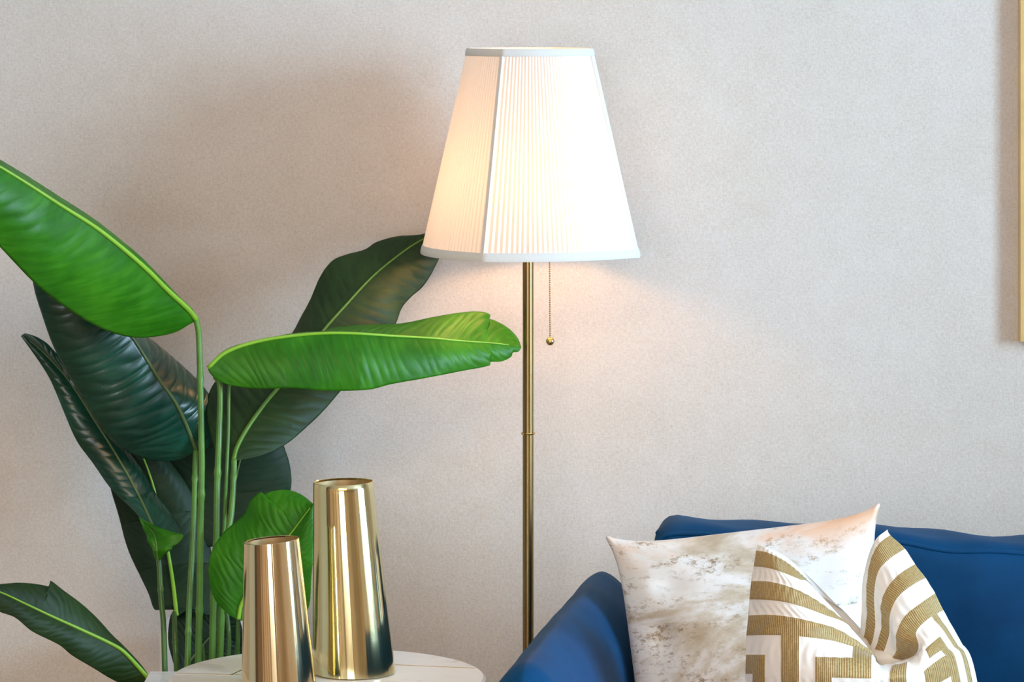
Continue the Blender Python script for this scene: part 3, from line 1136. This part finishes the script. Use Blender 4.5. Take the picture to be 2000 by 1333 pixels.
def leaf(mid, left, right, D, dl, dr, mat, rib, nv=22, amp=0.0022, slant=0.16, bl=0.012, br=0.012, ribr=0.0032, seed=0, label=None, notch=()):
    """mid/left/right: pixel polylines base -> tip. D: depth base..tip of the midrib.
    dl, dr: depth offset of each edge along the length. bl, br: camber of each half."""
    N, K = 250, 24
    rg = np.random.default_rng(seed + 100)
    m, d = bez(mid, D, N)
    l, dl_ = edge(left, dl, m, N)
    r, dr_ = edge(right, dr, m, N)
    M3 = np.array([P(a[0], a[1], z) for a, z in zip(m, d)])
    L3 = np.array([P(a[0], a[1], z + o) for a, z, o in zip(l, d, dl_)])
    R3 = np.array([P(a[0], a[1], z + o) for a, z, o in zip(r, d, dr_)])
    t = np.linspace(0, 1, K + 1)
    g = np.zeros((N, 2 * K + 1, 3))
    g[:, K] = M3
    for k in range(1, K + 1):
        g[:, K - k] = M3 + (L3 - M3) * t[k]
        g[:, K + k] = M3 + (R3 - M3) * t[k]
    tu = np.gradient(g, axis=0)
    tv = np.gradient(g, axis=1)
    nn = np.cross(tu, tv)
    nn /= np.linalg.norm(nn, axis=2)[:, :, None] + 1e-9
    nn[nn[:, :, 1] > 0] *= -1              # facing the camera side
    s = np.linspace(0, 1, N)[:, None]
    tt = np.abs(np.linspace(-1, 1, 2 * K + 1))[None, :]
    sgn = np.sign(np.linspace(-1, 1, 2 * K + 1))[None, :]
    jit = 0.22 * np.sin(s * 31 + seed) + 0.15 * np.sin(s * 57 + 2 * seed)
    phs = (s - slant * tt ** 1.4) * nv + jit + (sgn > 0) * 0.37
    w = np.abs(np.sin(PI * phs)) ** 0.45 - 0.75
    amp_i = amp * (0.55 + 0.45 * np.sin(7 * s + seed) ** 2) * np.clip(tt * 5, 0, 1) * np.clip((1 - tt) * 6, 0.25, 1) * np.clip(s * 9, 0, 1) * np.clip((1 - s) * 9, 0.2, 1)
    env = np.sin(PI * np.clip(s, 0, 1)) ** 0.6
    camber = np.where(sgn < 0, bl, br) * np.sin(PI * tt * 0.92) * env
    rip = 0.0026 * np.sin(s * 15 + seed * 1.7) * tt ** 2 * env * np.where(sgn < 0, 1, -0.8)
    g = g + nn * (camber + amp_i * w + rip)[:, :, None]
    vv = g.reshape(-1, 3)
    W = 2 * K + 1
    me = bpy.data.meshes.new('leaf')
    me.from_pydata([tuple(map(float, q)) for q in vv], [], grid_faces(N, W))
    uvl = me.uv_layers.new(name='UVMap')
    uvg = np.stack([np.broadcast_to(s - slant * tt ** 1.4, (N, W)), np.broadcast_to(tt * sgn, (N, W))], -1).reshape(-1, 2)
    li = np.empty(len(me.loops), int)
    me.loops.foreach_get('vertex_index', li)
    uvl.data.foreach_set('uv', uvg[li].ravel())
    o = finish('leaf', me, mat, plant)
    so = o.modifiers.new('thickness', 'SOLIDIFY')
    so.thickness = 0.0008
    so.offset = 0
    if label:
        o['label'] = label
    gm = g[:, K] + np.array([0, -0.0012, 0])
    i1 = int(N * 0.965)
    tube('midrib', gm[:i1:3], lambda q: ribr * (1 - 0.82 * q) + 0.0004, rib, o, seg=8)
    return o


def stem(pts, D, r, mat, nodes=()):
    c, d = bez(pts, D, 60)
    w = np.array([P(a[0], a[1], z) for a, z in zip(c, d)])
    # carry on down to the soil
    e = np.array([PX + (w[-1, 0] - PX) * 0.45, PY + (w[-1, 1] - PY) * 0.35, 0.295])
    tail = np.linspace(0, 1, 8)[1:, None]
    w = np.concatenate([w, w[-1] * (1 - tail) + e * tail])

    def rad(q):
        k = r * (0.86 + 0.22 * q)
        for nd in nodes:
            k += r * 0.24 * math.exp(-((q - nd) / 0.007) ** 2)
        return k
    p = cr(w, 150)
    return tube('stem', p, rad, mat, plant, seg=12)


LB, LK, LO, LS = M['leaf_bright'], M['leaf_dark'], M['leaf_olive'], M['leaf_back']
RB, RK = M['rib_bright'], M['rib_dark']

# large bright leaf at the upper left
leaf([(384, 626), (370, 607), (328, 568), (285, 525), (228, 476), (182, 441), (114, 398), (57, 361), (0, 326), (-90, 275), (-230, 215)],
     [(384, 626), (368, 634), (342, 648), (299, 657), (256, 658), (217, 649), (171, 628), (114, 591), (60, 548), (0, 484), (-90, 390), (-180, 290), (-230, 215)],
     [(386, 622), (376, 604), (356, 585), (313, 541), (256, 486), (199, 443), (128, 396), (57, 347), (0, 312), (-90, 258), (-230, 215)],
     [5.84, 5.70, 5.58, 5.48, 5.40], [0, -.01, -.02, -.02, 0], [0, .06, .09, .08, 0], LB, RB, nv=20, amp=.0016, bl=.016, br=-.004, ribr=.0042, seed=1)
# dark glossy leaf below it
leaf([(384, 882), (362, 826), (342, 785), (313.5, 745), (285, 700), (259, 660), (200, 590), (130, 510), (75, 450)],
     [(383, 883), (370, 889), (352, 898), (313, 901), (285, 896), (256, 885), (228, 868), (199, 836), (171, 794), (148, 757), (120, 708), (100, 665), (83, 617), (66, 560), (60, 500), (75, 450)],
     [(385, 882), (400, 880), (411, 867), (420, 838), (419, 808), (410, 777), (393, 751), (356, 714), (313, 680), (285, 660), (220, 600), (140, 520), (75, 450)],
     [5.96, 5.91, 5.87, 5.835, 5.80], [0, .0, .005, .0, 0], [0, .08, .10, .08, 0], LK, RK, nv=24, amp=.0036, slant=.10, bl=.024, br=.006, ribr=.0030, seed=2)
# long teal leaf reaching left behind the glossy one
leaf([(309, 1092), (302, 1040), (268, 962), (228, 890), (185, 822), (135, 745), (88, 692), (44, 654)],
     [(308, 1092), (296, 1060), (274, 1014), (217, 955), (180, 903), (151, 862), (128, 811), (109, 766), (96, 738), (74, 703), (41, 657)],
     [(311, 1092), (345, 1062), (357, 1046), (340, 1012), (306, 966), (280, 925), (240, 870), (195, 800), (150, 740), (97, 676), (75, 660), (50, 651)],
     [5.88, 5.96, 5.985, 5.985, 5.97], [0, .0, .0, .0, 0], [0, .015, .02, .01, 0], LK, RK, nv=22, amp=.0016, slant=.08, bl=.007, br=.004, ribr=.0024, seed=3)
# its pale cupped base turning over
leaf([(309, 1096), (307, 1080), (305, 1060), (300, 1042), (285, 1024)],
     [(306, 1094), (300, 1080), (289, 1054), (280, 1032), (271, 1011)],
     [(312, 1094), (332, 1074), (350, 1062), (358, 1046), (338, 1040), (306, 1029), (271, 1011)],
     [5.835, 5.825, 5.83, 5.84, 5.85], [0, .004, .006, .004, 0], [0, -.004, -.006, 0, 0], LB, M['stem'], nv=6, amp=.0005, bl=.003, br=.006, ribr=.0015, seed=4,
     label='pale green turned-over leaf base')
# brown-grey leaf hanging low at the left
leaf([(345, 1203), (338, 1140), (328, 1077), (312, 1000), (295, 935), (270, 870), (245, 820)],
     [(344, 1204), (334, 1187), (318, 1190), (303, 1192), (291, 1162), (272, 1121), (254, 1077), (235, 1017), (219, 962), (212, 910), (222, 860), (245, 820)],
     [(347, 1204), (366, 1193), (390, 1196), (409, 1202), (416, 1150), (412, 1080), (395, 1010), (365, 950), (330, 900), (290, 850), (245, 820)],
     [5.95, 6.00, 6.02, 6.02, 6.01], [0, .02, .03, .02, 0], [0, .03, .03, .02, 0], LS, RB, nv=20, amp=.0010, bl=.010, br=.010, ribr=.0034, seed=5)
# broad dark leaf at the back centre
leaf([(430, 1066), (448, 1000), (462, 930), (478, 860), (490, 800), (500, 745)],
     [(428, 1067), (387, 1069), (350, 1054), (328, 1025), (317, 988), (316, 925), (335, 860), (390, 800), (450, 760), (500, 745)],
     [(432, 1066), (470, 1052), (520, 1022), (556, 985), (568, 951), (565, 907), (555, 873), (540, 820), (520, 780), (500, 745)],
     [6.03, 6.05, 6.06, 6.06], [0, .03, .04, 0], [0, .02, .02, 0], LS, RK, nv=18, amp=.0012, bl=.008, br=.006, ribr=.0022, seed=6)
# large olive leaf rising behind the lamp shade
leaf([(456, 900), (462, 876), (483, 837), (518, 788), (550, 750), (590, 700), (635, 642), (673, 599), (725, 543), (770, 505), (808, 478), (850, 455), (890, 440)],
     [(455, 900), (428, 892), (411, 850), (404, 790), (424, 745), (490, 712), (540, 690), (572, 650), (590, 620), (608, 588), (628, 540), (649, 511), (673, 499), (713, 487), (735, 473), (777, 462), (825, 460), (860, 448), (890, 440)],
     [(458, 901), (482, 897), (518, 888), (559, 868), (604, 830), (635, 799), (663, 766), (700, 730), (745, 680), (773, 631), (783, 603), (801, 581), (822, 563), (839, 540), (860, 500), (878, 465), (890, 440)],
     [5.90, 5.96, 6.03, 6.10, 6.17, 6.215], [0, .05, .05, .04, .02, 0], [0, .0, .015, .015, .01, 0], LO, M['rib_mid'], nv=26, amp=.0020, slant=.08, bl=.006, br=.008, ribr=.0036, seed=7)
# bright horizontal leaf
leaf([(406, 719), (440, 689), (500, 668), (573, 656), (640, 651), (700, 652), (760, 656), (846, 661), (897, 666), (966, 671), (1016, 677)],
     [(406, 719), (432, 691), (466, 675), (518, 664), (573, 653), (635, 645), (690, 640), (777, 632), (846, 619), (915, 611), (946, 612), (957, 618), (950, 623), (967, 628), (994, 643), (1011, 661), (1018, 678)],
     [(406, 720), (411, 731), (432, 747), (473, 757), (518, 760), (570, 759), (621, 763), (673, 764), (725, 761), (760, 752), (828, 740), (897, 726), (956, 714), (953, 708), (980, 706), (998, 697), (1001, 689), (1013, 687), (1018, 679)],
     [5.84, 5.85, 5.88, 5.94, 6.01], [0, .05, .06, .06, .065, .058, .035], [0, -.02, -.025, -.02, 0], LB, RB, nv=34, amp=.0016, slant=.06, bl=.003, br=.010, ribr=.0032, seed=8)
# small bright leaf behind the short vase
leaf([(466, 1210), (472, 1180), (500, 1130), (535, 1085), (568, 1043), (598, 1003), (612, 985)],
     [(464, 1211), (446, 1200), (420, 1172), (408, 1130), (412, 1085), (432, 1048), (454, 1025), (478, 1004), (491, 979), (508, 964), (515, 974), (518, 966), (540, 959), (562, 958), (585, 965), (600, 975), (612, 985)],
     [(468, 1211), (520, 1228), (570, 1215), (602, 1190), (611, 1120), (613, 1060), (613, 1020), (612, 985)],
     [5.76, 5.76, 5.755, 5.75], [0, .02, .03, .03], [0, -.01, -.02, 0], LB, RB, nv=18, amp=.0016, slant=.2, bl=.010, br=.012, ribr=.0030, seed=9)
# low dark leaf at the lower left
leaf([(294, 1330), (270, 1303), (240, 1272), (215, 1257), (160, 1231), (105, 1206), (50, 1180), (0, 1157), (-70, 1135)],
     [(292, 1332), (262, 1343), (230, 1333), (175, 1302), (140, 1280), (117, 1261), (60, 1234), (27, 1207), (0, 1196), (-30, 1180), (-70, 1135)],
     [(296, 1328), (275, 1301), (250, 1274), (200, 1221), (160, 1185), (125, 1156), (99, 1135), (101, 1146), (75, 1142), (37, 1140), (0, 1144), (-30, 1142), (-70, 1135)],
     [5.79, 5.76, 5.72, 5.68, 5.64], [0, -.015, -.02, -.015, 0], [0, .03, .04, .03, 0], LO, RB, nv=24, amp=.0012, slant=.12, bl=.006, br=.005, ribr=.0034, seed=10)
# shaded leaf low behind the stems
leaf([(352, 1318), (372, 1290), (395, 1262), (420, 1232), (440, 1205), (452, 1185)],
     [(346, 1316), (338, 1295), (329, 1258), (330, 1220), (338, 1196), (365, 1180), (410, 1172), (452, 1185)],
     [(360, 1320), (400, 1325), (450, 1310), (472, 1280), (474, 1240), (466, 1205), (452, 1185)],
     [5.95, 5.97, 5.98, 5.98], [0, .01, .02, 0], [0, .01, .02, 0], LS, RK, nv=14, amp=.0018, bl=.008, br=.008, ribr=.0022, seed=11)

# leaf stalks
S, SD = M['stem'], M['stem_dark']
stem([(383, 622), (385, 634), (388, 650), (391, 745), (393, 845), (394, 914), (391, 1062), (390, 1173), (387, 1300)], [5.84, 5.80, 5.80, 5.81, 5.82], .0056, S, (.12, .35, .58, .80))
stem([(382, 880), (381, 905), (380, 951), (376, 1062), (370, 1173), (366, 1310)], [5.955, 5.91, 5.88, 5.86], .0052, S, (.08, .5, .72))
stem([(420, 735), (429, 750), (428, 840), (424, 951), (422, 1062), (417, 1173), (414, 1300)], [5.86, 5.84, 5.83, 5.83, 5.84], .0056, S, (.22, .5, .75))
stem([(449, 740), (447, 770), (446, 840), (442, 932), (437, 1043), (430, 1150), (424, 1300)], [5.90, 5.88, 5.88, 5.88], .0033, S, ())
stem([(457, 898), (457, 914), (452, 1000), (446, 1040), (438, 1120), (434, 1180), (429, 1300)], [5.90, 5.86, 5.855, 5.86], .0056, S, (.05, .35, .7))
stem([(309, 1090), (311, 1105), (315, 1175), (319, 1215), (322, 1312)], [5.85, 5.84, 5.83, 5.82], .0050, SD, (.12, .5))
stem([(340, 1198), (341, 1215), (342, 1250), (345, 1312)], [5.90, 5.88, 5.87, 5.87], .0048, SD, (.15,))
stem([(466, 1208), (465, 1225), (464, 1260), (460, 1310)], [5.77, 5.785, 5.80, 5.81], .0040, SD, (.2,))
stem([(442, 1195), (446, 1225), (447, 1260), (444, 1310)], [5.84, 5.83, 5.83, 5.83], .0042, SD, (.3,))
stem([(396, 1262), (398, 1280), (399, 1310)], [5.85, 5.85, 5.85], .0024, S, ())
stem([(294, 1330), (291, 1350), (296, 1420), (320, 1520)], [5.79, 5.80, 5.81, 5.83], .0045, SD, ())

# ------------------------------------------------------------------ picture frame at the right edge
fx0, fz0 = X(1993, 6.272), Z(669, 6.272)
fw, fh, ft = 0.75, 1.15, 0.016
pic = empty('picture_frame', (fx0 + fw / 2, y1 - .03, fz0), 'thin gold picture frame hanging above the sofa', 'picture')
for b_ in ((fx0, fx0 + ft, fz0, fz0 + fh), (fx0 + fw - ft, fx0 + fw, fz0, fz0 + fh), (fx0 + ft, fx0 + fw - ft, fz0, fz0 + ft), (fx0 + ft, fx0 + fw - ft, fz0 + fh - ft, fz0 + fh)):
    box('rail', (b_[0], b_[1], y1 - .028, y1 - .001, b_[2], b_[3]), M['frame'], pic, bevel=0.001)
box('canvas', (fx0 + ft, fx0 + fw - ft, y1 - .024, y1 - .008, fz0 + ft, fz0 + fh - ft), M['canvas'], pic)
